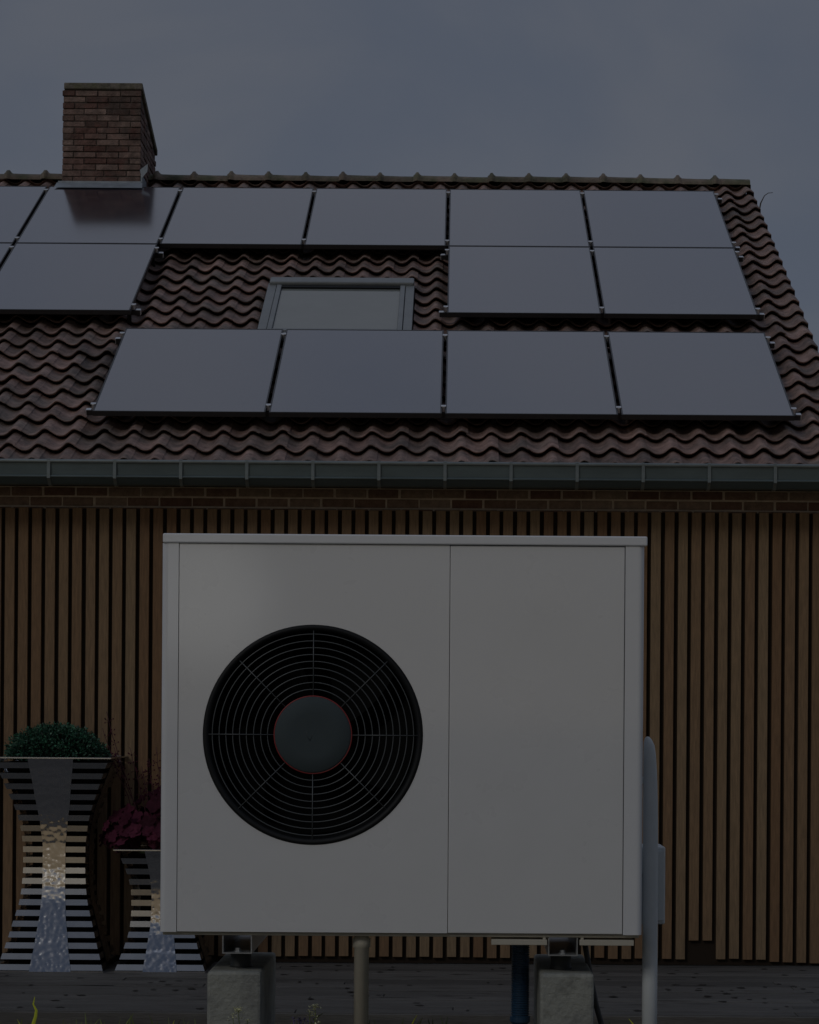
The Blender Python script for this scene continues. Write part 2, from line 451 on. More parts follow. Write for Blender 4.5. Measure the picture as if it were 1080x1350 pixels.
fl.build('chimney_flashing', M['lead'], chim)

# ---- roof window
WX0, WX1, WS0, WS1 = -1.437, -.330, 1.84, 3.11
def rbox(mb, x0, x1, s0, s1, n0, n1, tint=.5):
    vs = [R(x, s, n) for x in (x0, x1) for s in (s0, s1) for n in (n0, n1)]
    mb.add(vs, [(0,1,3,2),(4,6,7,5),(0,4,5,1),(2,3,7,6),(0,2,6,4),(1,5,7,3)], tint)
wf = MB()
rbox(wf, WX0, WX0+.065, WS0, WS1-.08, -.20, -.062)
rbox(wf, WX1-.065, WX1, WS0, WS1-.08, -.20, -.062)
rbox(wf, WX0, WX1, WS0-.06, WS0+.02, -.20, -.062)
rbox(wf, WX0+.069, WX0+.105, WS0+.022, WS1-.14, -.20, -.054)
rbox(wf, WX1-.105, WX1-.069, WS0+.022, WS1-.14, -.20, -.054)
rbox(wf, WX0+.107, WX1-.107, WS0+.022, WS0+.07, -.20, -.054)
win = wf.build('roof_window', M['wframe'], house, bevel=.004)
hd = MB(); rbox(hd, WX0+.01, WX1-.002, WS1-.13, WS1, -.20, -.035)
hd.build('window_hood', M['wframe'], win, bevel=.012)
g = MB(); rbox(g, WX0+.107, WX1-.107, WS0+.072, WS1-.135, -.10, -.072)
g.build('window_pane', M['wglass'], win)
g = MB(); rbox(g, WX0+.108, WX1-.108, WS1-.19, WS1-.136, -.071, -.058)
g.build('window_seal', M['black'], win)

# ------------------------------------------------------------------ solar panels
PWID, PLEN, PITCH = 1.114, 1.722, 1.137
XK = lambda k: -.088 + 1.137*k
ROWS = {'bottom': 0.0, 'middle': 2.134, 'top': 3.866}
plabel = {
 ('top',-4): 'black solar panel at the far left end of the top row, cut by the frame',
 ('top',-3): 'black solar panel in the top row directly below the brick chimney, showing its reflection',
 ('top',-2): 'black solar panel in the top row just right of the one below the chimney',
 ('top',-1): 'black solar panel in the top row directly above the roof window',
 ('top',0): 'black solar panel in the top row, second from its right end',
 ('top',1): 'black solar panel at the right end of the top row, nearest ridge and verge',
 ('middle',-4): 'black solar panel at the left edge of the middle row, only a corner visible',
 ('middle',-3): 'black solar panel in the middle row left of the roof window',
 ('middle',0): 'black solar panel in the middle row, first to the right of the roof window',
 ('middle',1): 'black solar panel at the right end of the middle row by the verge',
 ('bottom',-2): 'black solar panel at the left end of the bottom row of four',
 ('bottom',-1): 'black solar panel in the bottom row right below the roof window',
 ('bottom',0): 'black solar panel in the bottom row, second from its right end',
 ('bottom',1): 'black solar panel at the right end of the bottom row above the gutter'}
def panel_proto():
    root = thing('solar_panel', (0,0,0), 'x', 'solar panel', 'black solar panels mounted on the tiled roof')
    fm = MB(); w = .010
    fm.box(0, PWID, 0, w, -.035, 0); fm.box(0, PWID, PLEN-w, PLEN, -.035, 0)
    fm.box(0, w, w, PLEN-w, -.035, 0); fm.box(PWID-w, PWID, w, PLEN-w, -.035, 0)
    fm.build('frame', M['pframe'], root, bevel=.0015)
    g = MB(); g.box(w, PWID-w, w, PLEN-w, -.008, -.0025); g.build('glass', M['solar'], root)
    g = MB(); g.box(.02, PWID-.02, .02, PLEN-.02, -.014, -.0105); g.build('back_sheet', M['black'], root)
    for s_ in (.13, 1.60):
        c = MB(); c.box(PWID+.002, PWID+.020, s_-.020, s_+.020, -.03, .004)
        c.box(PWID-.006, PWID+.028, s_-.014, s_+.014, .0005, .006)
        c.build('clamp', M['clamp'], root, bevel=.001)
    return root
proto = panel_proto(); first = True
order = [('top',k) for k in (-4,-3,-2,-1,0,1)] + [('middle',k) for k in (-4,-3,0,1)] + [('bottom',k) for k in (-2,-1,0,1)]
for (row, k) in order:
    o = proto if first else copy_tree(proto); first = False
    o.location = R(XK(k)+.0115, ROWS[row], 0); o.rotation_euler = (AN, 0, 0)
    o['label'] = plabel[(row, k)]
    if (row, k) in (('middle',0), ('bottom',-2)):
        for s_ in (.13, 1.60):
            c = MB(); c.box(-.020, -.002, s_-.020, s_+.020, -.03, .004); c.box(-.028, .006, s_-.014, s_+.014, .0005, .006)
            q = c.build('clamp', M['clamp'], None, bevel=.001); q.parent = o
rl = {'top': ((-5.0, 2.186),), 'middle': ((-5.0, -2.362), (-.088, 2.186)), 'bottom': ((-2.362, 2.186),)}
rlab = {('top',0,0): 'long aluminium rail under the lower part of the top row of panels', ('top',0,1): 'long aluminium rail under the upper part of the top row of panels',
 ('middle',0,0): 'aluminium rail under the lower edge of the middle panels left of the roof window', ('middle',0,1): 'aluminium rail under the upper edge of the middle panels left of the roof window',
 ('middle',1,0): 'aluminium rail under the lower edge of the middle panels right of the roof window', ('middle',1,1): 'aluminium rail under the upper edge of the middle panels right of the roof window',
 ('bottom',0,0): 'aluminium rail under the lower part of the bottom row of panels', ('bottom',0,1): 'aluminium rail under the upper part of the bottom row of panels'}
for row, spans in rl.items():
    for i, (xa, xb) in enumerate(spans):
        for j, s_ in enumerate((.13, 1.60)):
            m = MB(); s0 = ROWS[row] + s_
            rbox(m, xa-.045, xb+.045, s0-.018, s0+.018, -.072, -.037)
            xx = xa + .3
            root = thing('mounting_rail', R(xa, s0, -.06), rlab[(row,i,j)], 'rail', 'rails carrying the solar panels')
            m.build('rail_bar', M['pframe'], root)
            while xx < xb:
                m = MB(); rbox(m, xx-.015, xx+.015, s0-.012, s0+.012, -.17, -.073); xx += 1.15
                m.build('roof_hook', M['black'], root)
            for xe, sg in ((xa-.046, -1), (xb+.046, 1)):
                m = MB(); rbox(m, min(xe, xe+sg*.004), max(xe, xe+sg*.004), s0-.0185, s0+.0185, -.0725, -.0365)
                rbox(m, min(xe-sg*.03, xe), max(xe-sg*.03, xe), s0-.0185, s0+.0185, -.0363, -.034)
                m.build('end_cap', M['clamp'], root)

# ------------------------------------------------------------------ ground, deck
def gz(x, y):
    if y < 6.35: b = .665
    elif y < 12.25:
        t = (y-6.35)/5.9; b = .665 - .925*t
    else: b = -.26
    side = max(0, abs(x)-9)/25.0; back = max(0, 2-y)/30.0
    b = b*(1-min(1, side+back)) - .24*min(1, side+back)
    return b + .012*math.sin(x*7.1+y*3.3)*math.cos(y*5.7-x*2.1)*(1 if y < 12 else .3)
xs = [-400,-120,-50,-30,-20,-14] + [-10+.25*i for i in range(81)] + [14,20,30,50,120,400]
ys = [-400,-120,-50,-25,-12,-6,-2,0,2,3] + [3.5+.15*i for i in range(62)] + [14,16,20,26,40,80,200,600]
gm = MB(); n = len(xs)
gm.add([(x, y, gz(x,y)) for y in ys for x in xs], [(j*n+i, j*n+i+1, (j+1)*n+i+1, (j+1)*n+i) for j in range(len(ys)-1) for i in range(n-1)], smooth=True)
tag(gm.build('ground', M['soil'], None), kind='structure')

gys = [6.4+.15*i for i in range(37)]
gxs = [-9+.25*i for i in range(73)]
gm = MB(); n = len(gxs)
gm.add([(x, y, gz(x,y)+.012) for y in gys for x in gxs], [(j*n+i, j*n+i+1, (j+1)*n+i+1, (j+1)*n+i) for j in range(len(gys)-1) for i in range(n-1)], smooth=True)
tag(gm.build('bounce_sheet', M['bounce'], None), kind='structure')  # unseen pale sheet, added to brighten the reflections in the planters
dk = MB(); y = 12.59; i = 0; DK0 = 12.59; DZ = -.038
while y < WALL - .03:
    w = .142
    xx = XL - rnd.uniform(0, 2.5)
    while xx < 5:
        ln = rnd.uniform(2.6, 4.2)
        dk.box(xx, xx+ln-.005, y, min(y+w, WALL-.03), DZ-.028, DZ+rnd.uniform(-.0025,.0015), rnd.random())
        xx += ln
    y += w + .006
dk.box(XL, 5, DK0-.032, DK0-.006, DZ-.075, DZ-.004, .75)
dk.box(XL, 5, DK0-.028, DK0-.004, -.26, DZ-.085, .1)
deck = dk.build('deck', M['deck'], None, bevel=.003)
tag(deck, kind='structure')
kn = MB()
def blot(x, y, rx, ry):
    n = 9
    ph = rnd.uniform(0, 6)
    kn.add([(x+rx*math.cos(2*PI*k/n)*(1+.3*math.sin(3*k+ph)), y+ry*math.sin(2*PI*k/n)*(1+.3*math.cos(2*k+ph)), DZ+.0028) for k in range(n)], [tuple(range(n))], rnd.random())
for _ in range(170):
    blot(rnd.uniform(-3.6, 3.4), rnd.uniform(12.7, 15.0), rnd.uniform(.008,.028), rnd.uniform(.012,.035))
for _ in range(70):
    blot(rnd.uniform(-3.6, 3.4), rnd.uniform(12.7, 15.0), rnd.uniform(.05,.16), rnd.uniform(.003,.007))
kk = kn.build('deck_knots', M['knot'], deck)

# ------------------------------------------------------------------ heat pump
HX0, HX1, HY0, HY1, HZ0, HZ1 = -.671, .430, 5.450, 5.905, 1.030, 1.939
pump = thing('heat_pump', ((HX0+HX1)/2, (HY0+HY1)/2, HZ0-.006), 'large white heat pump unit with a round black fan grille on its left side', 'heat pump')
m = MB(); T = .012
m.box(HX0+.004, HX1-.004, HY1-T, HY1, HZ0, HZ1-.022)
m.box(HX0+.004, HX0+.016, HY0+.03, HY1-T, HZ0, HZ1-.022); m.box(HX1-.016, HX1-.004, HY0+.03, HY1-T, HZ0, HZ1-.022)
m.build('casing', M['white'], pump, bevel=.004)
m = MB(); m.box(HX0+.006, HX1-.006, HY0+.012, HY1-.002, HZ0-.008, HZ0-.0005); m.box(HX0+.01, HX1-.01, HY0+.02, HY1-.02, HZ0, HZ0+.02)
m.build('base_tray', M['cream'], pump, bevel=.002)
m = MB(); m.box(HX0+.002, HX1+.006, HY0-.004, HY1+.006, HZ1-.0218, HZ1)
m.build('top_cover', M['trim'], pump, bevel=.003)
for (xa, xb) in ((HX0, -.6325), (.3865, HX1)):
    m = MB(); r = .014; pr_ = []
    lft = xa < -.5
    for k in range(9):
        a = PI/2*k/8
        pr_.append((r - r*math.cos(a), HY0 + r - r*math.sin(a)))
    wd = xb - xa
    pr_ = [(0, HY0+.05)] + pr_ + [(wd, HY0), (wd, HY0+.05)]
    pr_ = [(xa+p[0], p[1]) if lft else (xb-p[0], p[1]) for p in pr_]
    q_ = len(pr_)
    for (za, zb_) in ((HZ0-.0002, HZ1-.022),):
        vs = [(p[0], p[1], z) for z in (za, zb_) for p in pr_]
        m.add(vs[:], [(i, (i+1) % q_, (i+1) % q_+q_, i+q_) for i in range(q_)] + [tuple(range(q_)), tuple(range(q_, 2*q_))])
    m.build('corner_post', M['trim'], pump)
FC = Vector((-.3240, 0, 1.4815)); FR = .2515
m = MB(); xa, xb, za, zb = -.6313, -.0143, HZ0+.001, HZ1-.0228
angs = sorted([2*PI*k/96 for k in range(96)] + [math.atan2(z-FC.z, x-FC.x) % (2*PI) for x in (xa, xb) for z in (za, zb)])
inn = []; out = []
for a in angs:
    dx, dz = math.cos(a), math.sin(a)
    tx = ((xb if dx > 0 else xa)-FC.x)/dx if abs(dx) > 1e-9 else 1e9
    tz = ((zb if dz > 0 else za)-FC.z)/dz if abs(dz) > 1e-9 else 1e9
    t = min(tx, tz); inn.append((FC.x+FR*dx, FC.z+FR*dz)); out.append((FC.x+t*dx, FC.z+t*dz))
q = len(angs); vs = []
for (yy, L_) in ((HY0+.002, out), (HY0+.002, inn), (HY0+.022, inn), (HY0+.022, out)):
    vs += [(p[0], yy, p[1]) for p in L_]
fs = [(r*q+i, r*q+(i+1) % q, ((r+1) % 4)*q+(i+1) % q, ((r+1) % 4)*q+i) for r in range(4) for i in range(q)]
m.add(vs, fs); m.build('fan_side_panel', M['white'], pump)
m = MB(); m.box(-.0130, .3852, HY0+.002, HY0+.022, HZ0+.001, HZ1-.0228)
m.build('service_panel', M['white'], pump, bevel=.002)
m = MB()
for (xa, xb) in ((P(648,1240,HY0).x, P(721.5,1240,HY0).x), (P(764.5,1240,HY0).x, P(836,1240,HY0).x)):
    m.box(xa, xb, HY0+.004, HY0+.06, HZ0-.0250, HZ0-.0125)
m.box(P(716,1240,HY0).x, P(720,1240,HY0).x, HY0+.01, HY0+.06, HZ0-.0126, HZ0-.008)
m.box(P(766,1240,HY0).x, P(770,1240,HY0).x, HY0+.01, HY0+.06, HZ0-.0126, HZ0-.008)
m.build('base_strip', M['cream'], pump, bevel=.001)
# fan housing
m = MB(); n = 64
prof = [(FR-.0005, HY0+.003), (FR-.004, HY0-.0015), (FR-.012, HY0+.001), (.236, HY0+.018), (.232, HY0+.16)]
vs = [(FC.x+r*math.cos(2*PI*k/n), y, FC.z+r*math.sin(2*PI*k/n)) for (r, y) in prof for k in range(n)]
m.add(vs, [(i*n+k, i*n+(k+1) % n, (i+1)*n+(k+1) % n, (i+1)*n+k) for i in range(len(prof)-1) for k in range(n)], smooth=True)
shroud = m.build('fan_shroud', M['black'], pump)
m = MB(); m.lathe((FC.x, HY0+.158, FC.z), [(.235, 0), (.235, .01)], 48, axis='y', smooth=False)
m.build('fan_backplate', M['inside'], pump)
m = MB()
for b_ in range(5):
    a0 = 2*PI*b_/5 + .3; vs = []
    for i in range(9):
        r = .06 + .168*i/8
        for j in range(7):
            a = a0 + (j/6)*(.75+.25*i/8) + .35*i/8
            y = HY0 + .075 + .055*(j/6) - .01*i/8
            vs.append((FC.x+r*math.cos(a), y, FC.z+r*math.sin(a)))
    m.add(vs, [(i*7+j, i*7+j+1, (i+1)*7+j+1, (i+1)*7+j) for i in range(8) for j in range(6)], smooth=True)
m.lathe((FC.x, HY0+.06, FC.z), [(.02,0),(.07,.005),(.075,.06)], 32, axis='y')
m.build('fan_rotor', M['fan'], pump)
m = MB(); GYY = HY0 + .006
for r in (133,124,115,106,97,88,78.5,69,60):
    rr = r/578; m.ring((FC.x, GYY + .006*(1-(r/133.))*0, FC.z), rr, .00125, 96, 6)
for k in range(8):
    a = PI*k/4; m.tube([(FC.x+r*math.cos(a), GYY-.0022, FC.z+r*math.sin(a)) for r in (.086, .244)], .0012, 6)
gr = m.build('fan_grille', M['wire'], pump)
m = MB(); m.lathe((FC.x, GYY-.004, FC.z), [(.001,-.0045),(.05,-.0043),(.084,-.0036),(.0875,0),(.0875,.008)], 64, axis='y')
hub = m.build('grille_hub', M['hub'], gr)
m = MB(); m.ring((FC.x, GYY-.003, FC.z), .0882, .0017, 96, 8); m.build('hub_ring', M['red'], gr)
m = MB()
e = lambda px, py: Vector((FC.x+(px-412.5)/578, GYY-.0083, FC.z-(py-970)/578))
m.tube([e(403,963), e(405,971), e(409,978)], .0006, 5); m.tube([e(409,978), e(412,970), e(416,966)], .0006, 5)
m.build('hub_emblem', M['emblem'], gr)

# brackets, dampers, blocks
def channel(xc, label):
    root = thing('support_channel', (xc, HY0+.01, .975), label, 'bracket', 'galvanised channels under the heat pump')
    m = MB(); z0, z1 = .9800, 1.0212; w = .0340; t = .0028
    m.box(xc-w, xc+w, HY0+.012, HY1-.0, z0, z0+t)
    m.box(xc-w, xc-w+t, HY0+.012, HY1, z0+t, z1); m.box(xc+w-t, xc+w, HY0+.012, HY1, z0+t, z1)
    m.build('channel_profile', M['galv'], root)
    m = MB(); m.lathe((xc, HY0+.03, z0+t), [(.009,0),(.009,.003),(.006,.0032),(.006,.009),(.003,.0095)], 6, smooth=False)
    m.build('bolt', M['galv'], root)
xcl = P(312,1260,HY0).x; xcr = P(742.5,1260,HY0).x
channel(xcl, 'galvanised steel channel under the fan side of the heat pump, on the left concrete block')
channel(xcr, 'galvanised steel channel under the right side of the heat pump, between cream strips')
def damper(x, label):
    m = MB(); m.lathe((x, HY0+.115, .9405), [(.026,0),(.026,.003),(.0245,.005),(.0235,.02),(.0245,.034),(.026,.036),(.026,.0390)], 28)
    o = m.build('rubber_foot', M['rubber'], None); tag(o, label, 'rubber foot', 'black rubber feet on the concrete blocks')
damper(xcl, 'black rubber foot between the left concrete block and its steel channel')
damper(xcr, 'black rubber foot between the right concrete block and its steel channel')
def block(x0, x1, label):
    m = MB(); nx, ny, nz_ = 6, 14, 14
    zb, zt, ya, yb = .60, .940, HY0+.0, HY0+.46
    def grid(f, a, b):
        vs = [f(i/a, j/b) for j in range(b+1) for i in range(a+1)]
        m.add(vs, [(j*(a+1)+i, j*(a+1)+i+1, (j+1)*(a+1)+i+1, (j+1)*(a+1)+i) for j in range(b) for i in range(a)], rnd.random())
    m.box(x0, x1, ya, yb, zb, zt)
    o = m.build('concrete_block', M['concrete'], None, bevel=.007)
    tag(o, label, 'concrete block', 'concrete blocks carrying the heat pump')
block(P(273,1300,HY0).x, P(344,1300,HY0).x, 'rough grey concrete block under the left end of the heat pump')
block(P(712.5,1300,HY0).x, P(783.5,1300,HY0).x, 'rough grey concrete block under the right end of the heat pump, beside the blue hose')

# pipes
px = P(476.5,1290,5.50).x
m = MB(); m.lathe((px, 5.50, .60), [(.0170,0),(.0170,.392),(.0205,.394),(.0205,.414),(.0170,.416),(.0170,.4215)], 28)
tag(m.build('drain_pipe', M['drain'], None), 'cream plastic drain pipe running straight down from the middle of the heat pump', 'pipe')
hx = P(686,1290,5.65).x
root = thing('corrugated_hose', (hx,5.65,.66), 'dark blue corrugated hose hanging below the heat pump beside the right block', 'hose')
pr = []; z = .822
while z < 1.020:
    pr += [(.0195, z), (.0220, z+.0012), (.0220, z+.0030), (.0195, z+.0042)]; z += .0056
m = MB(); m.lathe((hx,5.65,0), [(.018,.80),(.024,.806),(.024,.818),(.0195,.820)] + pr, 28, smooth=False)
m.build('hose_body', M['hose'], root)
m = MB(); m.lathe((hx,5.65,0), [(.017,.60),(.017,.776),(.0205,.778),(.0205,.796),(.017,.798)], 24)
m.build('hose_fitting', M['black'], root)
m = MB(); m.lathe((hx,5.65,0), [(.0212,.781),(.0212,.792)], 24); m.box(hx-.012, hx+.004, 5.62, 5.632, .78, .795); m.build('hose_clip', M['galv'], root)
m = MB(); m.tube([P(770,1236,5.72), P(773,1255,5.71), P(779,1290,5.70), P(786,1325,5.70), P(793,1350,5.70), P(797,1385,5.70), P(800,1430,5.70), P(801,1480,5.72)], .0068, 12)
tag(m.build('power_cable', M['cable'], None), 'dark grey cable slanting down behind the right concrete block', 'cable')
# pipe cover at the right side
pc = thing('pipe_duct', (.4465, 5.56, .6), 'pale grey insulated pipe running up the right side of the heat pump with rounded top', 'pipe')
m = MB(); xx = P(857,1250,5.56).x
pts = []; rs = []
for (z, dx, r) in ((.60,0,.0175),(.9,0,.0178),(1.10,.0,.0178),(1.25,-.0005,.0176),(1.33,-.0012,.0172),(1.40,-.0025,.0160),(1.44,-.004,.0146),(1.46,-.0055,.0128),(1.472,-.008,.0098),(1.480,-.010,.0055),(1.482,-.011,.001)):
    pts.append((xx+dx, 5.56, z)); rs.append(r)
m.tube(pts, rs, 28); m.build('pipe_sleeve', M['pipe'], pc)
m = MB(); 
for z in (1.38, 1.16):
    m.tube([(xx, 5.56, z), (HX1-.006, 5.60, z)], .008, 12)
m.build('pipe_stub', M['pipe'], pc)
jb = thing('junction_box', (.462, 5.66, 1.05), 'small pale grey box fixed at the right side of the heat pump behind the pipe', 'box')
m = MB(); m.box(HX1-.003, P(876.5,1160,5.62).x, 5.605, 5.74, P(870,1218,5.62).z, P(870,1116,5.62).z)
m.build('box_body', M['pipe'], jb, bevel=.004)
m = MB(); m.box(HX1+.002, P(875,1160,5.62).x, 5.602, 5.6045, P(870,1213,5.62).z, P(870,1121,5.62).z); m.build('box_lid', M['pipe'], jb, bevel=.001)

# ------------------------------------------------------------------ planters
def interp(tab, v):
    for (a, b) in zip(tab, tab[1:]):
        if a[0] <= v <= b[0]: 
            t = (v-a[0])/(b[0]-a[0]); t = t*t*(3-2*t)*.35 + t*.65
            return a[1] + (b[1]-a[1])*t
    return tab[-1][1] if v > tab[-1][0] else tab[0][1]
SC = 218.
def planter(name_loc, wtab, ctab, H, label, rot=0):
    (X, Y) = name_loc
    root = thing('steel_planter', (X, Y, DZ+.003), label, 'planter', 'tall polished steel planters against the slatted wall')
    W = lambda z: interp(wtab, z)/SC; Cw = lambda z: interp(ctab, z)/SC
    m = MB(); z = .012; dz = .0642; bh = .035
    while z + bh < H - .02:
        o_ = [(sx*W(zz), sy*W(zz)) for zz in (z, z+bh) for (sx, sy) in ((-1,-1),(1,-1),(1,1),(-1,1))]
        i_ = [(a*(1-.010/abs(a)), b*(1-.010/abs(b))) for (a, b) in o_]
        vs = [(X+a, Y+b, DZ+zz+.003) for (a, b), zz in zip(o_, [z]*4+[z+bh]*4)] + [(X+a, Y+b, DZ+zz+.003) for (a, b), zz in zip(i_, [z]*4+[z+bh]*4)]
        fs = []
        for k in range(4):
            k2 = (k+1) % 4
            fs += [(k, k2, 4+k2, 4+k), (8+k, 8+k2, 12+k2, 12+k), (4+k, 4+k2, 12+k2, 12+k), (k, k2, 8+k2, 8+k)]
        m.add(vs, fs, rnd.random()); z += dz
    m.build('slat_cage', M['steelbar'], root, fixn=True)
    for k in range(4):
        m = MB(); n = 60; q = 8
        vs = []
        for layer in (0, 1):
            for i in range(n+1):
                z = .004 + (H-.008)*i/n
                for j in range(q+1):
                    u = (j/q*2-1)*Cw(z); d = W(z) + .004 - layer*.003
                    p = Matrix.Rotation(k*PI/2, 3, 'Z') @ Vector((u, -d, z))
                    vs.append((X+p.x, Y+p.y, DZ+.003+p.z))
        b = (n+1)*(q+1)
        fs = [(i*(q+1)+j, i*(q+1)+j+1, (i+1)*(q+1)+j+1, (i+1)*(q+1)+j) for i in range(n) for j in range(q)]
        fs += [tuple(b+x for x in reversed(f)) for f in fs]
        m.add(vs, fs, smooth=True); m.build('hammered_panel', M['hammer'], root, fixn=False)
    m = MB(); w1 = W(H)+.010; w0 = w1-.035
    for (xa, xb, ya, yb) in ((-w1,w1,-w1,-w0),(-w1,w1,w0,w1),(-w1,-w0,-w0,w0),(w0,w1,-w0,w0)):
        m.box(X+xa, X+xb, Y+ya, Y+yb, DZ+H-.005, DZ+H+.004)
    m.build('rim', M['steelbar'], root, bevel=.0015)
    m = MB(); wb = W(0)+.001; m.box(X-wb, X+wb, Y-wb, Y+wb, DZ+.002, DZ+.012); m.build('base_plate', M['steelbar'], root)
    m = MB(); vs = []
    for i in range(13):
        z = .012 + (H-.03-.012)*i/12; w = W(z)-.05
        vs += [(X-w,Y-w,DZ+z+.003),(X+w,Y-w,DZ+z+.003),(X+w,Y+w,DZ+z+.003),(X-w,Y+w,DZ+z+.003)]
    m.add(vs, [(i*4+k, i*4+(k+1) % 4, (i+1)*4+(k+1) % 4, (i+1)*4+k) for i in range(12) for k in range(4)] + [(48,49,50,51)])
    m.build('liner', M['inside'], root)
    return root
PY = 14.74; yb = 1286
wt = [((yb-y)/SC, w) for y, w in ((1286,70),(1268,65.5),(1253,61),(1238,56.5),(1222,52.5),(1210,49),(1195,45),(1175,42.5),(1150,41),(1121,41.5),(1107,43),(1093,45),(1078,48.5),(1064,53),(1050,58.5),(1034,64.5),(1020,70),(1003,78))]
ct = [((yb-y)/SC, w) for y, w in ((1286,27.5),(1250,22),(1210,17),(1180,15),(1120,15),(1093,18),(1050,24),(1003,30))]
big = P(67, 1200, PY-.3).x
planter((big, PY), wt, ct, (yb-1003)/SC, 'tall waisted polished steel planter holding a clipped boxwood dome, cut off at the left edge')
wt2 = [((yb-y)/SC, w) for y, w in ((1286,60),(1267,53.5),(1253,48.5),(1238,44),(1223,41.5),(1208,40.5),(1194,40.5),(1180,41),(1165,43.5),(1150,48),(1137,53),(1124,60))]
ct2 = [((yb-y)/SC, w) for y, w in ((1286,22.5),(1250,18),(1223,14.5),(1190,13.5),(1165,15),(1124,21))]
sm_x = P(211, 1200, PY-.3).x
planter((sm_x, PY-.02), wt2, ct2, (yb-1124)/SC, 'shorter waisted polished steel planter with a purple leaved plant, partly behind the heat pump')

def leaf(mb, p, d, up, ln, wd, tint, fold=.15):
    d = d.normalized(); s = d.cross(up)
    if s.length < 1e-4: s = d.cross(Vector((1,0,0)))
    s.normalize(); n = s.cross(d)
    mb.add([p, p+d*ln*.45+s*wd*.5+n*wd*fold, p+d*ln, p+d*ln*.45-s*wd*.5+n*wd*fold], [(0,1,2),(0,2,3)], tint)
# boxwood dome
HB = (yb-1003)/SC + DZ
bigc = big; big = big - .022
bw = thing('boxwood_dome', (big, PY, HB), 'clipped dark green boxwood dome growing in the tall steel planter', 'shrub')
m = MB(); rx, rz = .307, .205
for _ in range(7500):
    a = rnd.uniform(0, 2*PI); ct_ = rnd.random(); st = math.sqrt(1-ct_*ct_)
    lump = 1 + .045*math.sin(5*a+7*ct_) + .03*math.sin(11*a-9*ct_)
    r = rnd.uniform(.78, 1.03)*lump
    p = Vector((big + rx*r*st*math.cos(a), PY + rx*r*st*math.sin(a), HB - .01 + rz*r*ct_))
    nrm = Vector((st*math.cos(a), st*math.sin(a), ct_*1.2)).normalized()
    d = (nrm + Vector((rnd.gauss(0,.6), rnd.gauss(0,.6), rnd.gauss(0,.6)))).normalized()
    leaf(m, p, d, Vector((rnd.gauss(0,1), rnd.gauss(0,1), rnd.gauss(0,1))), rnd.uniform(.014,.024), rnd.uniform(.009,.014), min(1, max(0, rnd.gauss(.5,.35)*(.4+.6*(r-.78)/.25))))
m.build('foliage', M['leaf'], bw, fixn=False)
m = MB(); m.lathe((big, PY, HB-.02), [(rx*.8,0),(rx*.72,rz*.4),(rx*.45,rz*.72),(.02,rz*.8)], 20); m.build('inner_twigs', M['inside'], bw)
# purple heuchera
HH = (yb-1124)/SC + DZ
hp = thing('purple_heuchera', (sm_x, PY-.02, HH), 'plant with ruffled dark purple leaves and thin flower stalks in the shorter planter', 'plant')
m = MB()
def round_leaf(mb, p, nrm, R_, tint):
    nrm = nrm.normalized(); a = nrm.orthogonal().normalized(); b = nrm.cross(a)
    n = 28; vs = [p]; ph = rnd.uniform(0, 6)
    for ring_ in (.5, 1.0):
        for k in range(n):
            t = 2*PI*k/n
            lob = 1 + .13*math.cos(5*t+ph) + .05*math.cos(13*t)
            if ring_ == .5: lob = 1
            rr = R_*ring_*lob
            h = R_*(.14*ring_ + (.13*math.sin(7*t+ph) if ring_ == 1 else .02*math.sin(5*t)))
            vs.append(p + (a*math.cos(t)+b*math.sin(t))*rr + nrm*h*rnd.uniform(.7,1.2))
    fs = [(0, 1+k, 1+(k+1) % n) for k in range(n)] + [(1+k, 1+n+k, 1+n+(k+1) % n, 1+(k+1) % n) for k in range(n)]
    mb.add(vs, fs, tint, True)
for _ in range(290):
    a = rnd.uniform(0, 2*PI); t = rnd.random()
    rr = .39*math.sqrt(rnd.random()); hgt = rnd.uniform(-.01,.34)*(1-.55*(rr/.36)**2)
    p = Vector((sm_x + .035 + rr*math.cos(a)*1.10, PY-.02 + rr*math.sin(a)*.8, HH + .02 + hgt))
    nrm = Vector((math.cos(a)*rr*2.5+rnd.gauss(0,.3), math.sin(a)*rr*2.5-.35+rnd.gauss(0,.3), .55))
    round_leaf(m, p, nrm, rnd.uniform(.028,.058), min(1, max(0, rnd.gauss(.5,.3))))
m.build('leaves', M['purple'], hp, fixn=False)
m = MB(); fl_ = MB()
tips = [(140,938),(150,985),(172,985),(186,1010),(207,985),(135,960),(196,1000)]
for (tx, ty) in tips:
    q = P(tx, ty, PY-.1); b_ = Vector((sm_x + (q.x-sm_x)*.25, PY-.05, HH))
    mid = (q+b_)*.5 + Vector(((q.x-b_.x)*.12, 0, .03)); pts = []
    for i in range(13):
        t = i/12; pts.append(b_*(1-t)**2 + mid*2*t*(1-t) + q*t*t + Vector((rnd.gauss(0,.003),0,0)))
    m.tube(pts, [.0038-.0020*i/12 for i in range(13)], 5)
    for i in range(26):
        t = rnd.uniform(.55, 1); k = int(t*12); p = pts[min(k,12)]
        e_ = p + Vector((rnd.uniform(-.03,.03), rnd.uniform(-.03,.03), rnd.uniform(-.01,.025)))
        m.tube([p, e_], .0012, 4); fl_.lathe((e_.x, e_.y, e_.z-.006), [(.001,0),(.0045,.004),(.003,.009),(.001,.010)], 6, tint=rnd.random())
m.build('flower_stalks', M['pstem'], hp, fixn=False); tag(fl_.build('flower_buds', M['purple'], hp, fixn=False), kind='stuff')
m = MB(); m.lathe((sm_x, PY-.02, HH-.03), [(.20,0),(.20,.02)], 20); m.build('root_ball', M['soil'], hp)

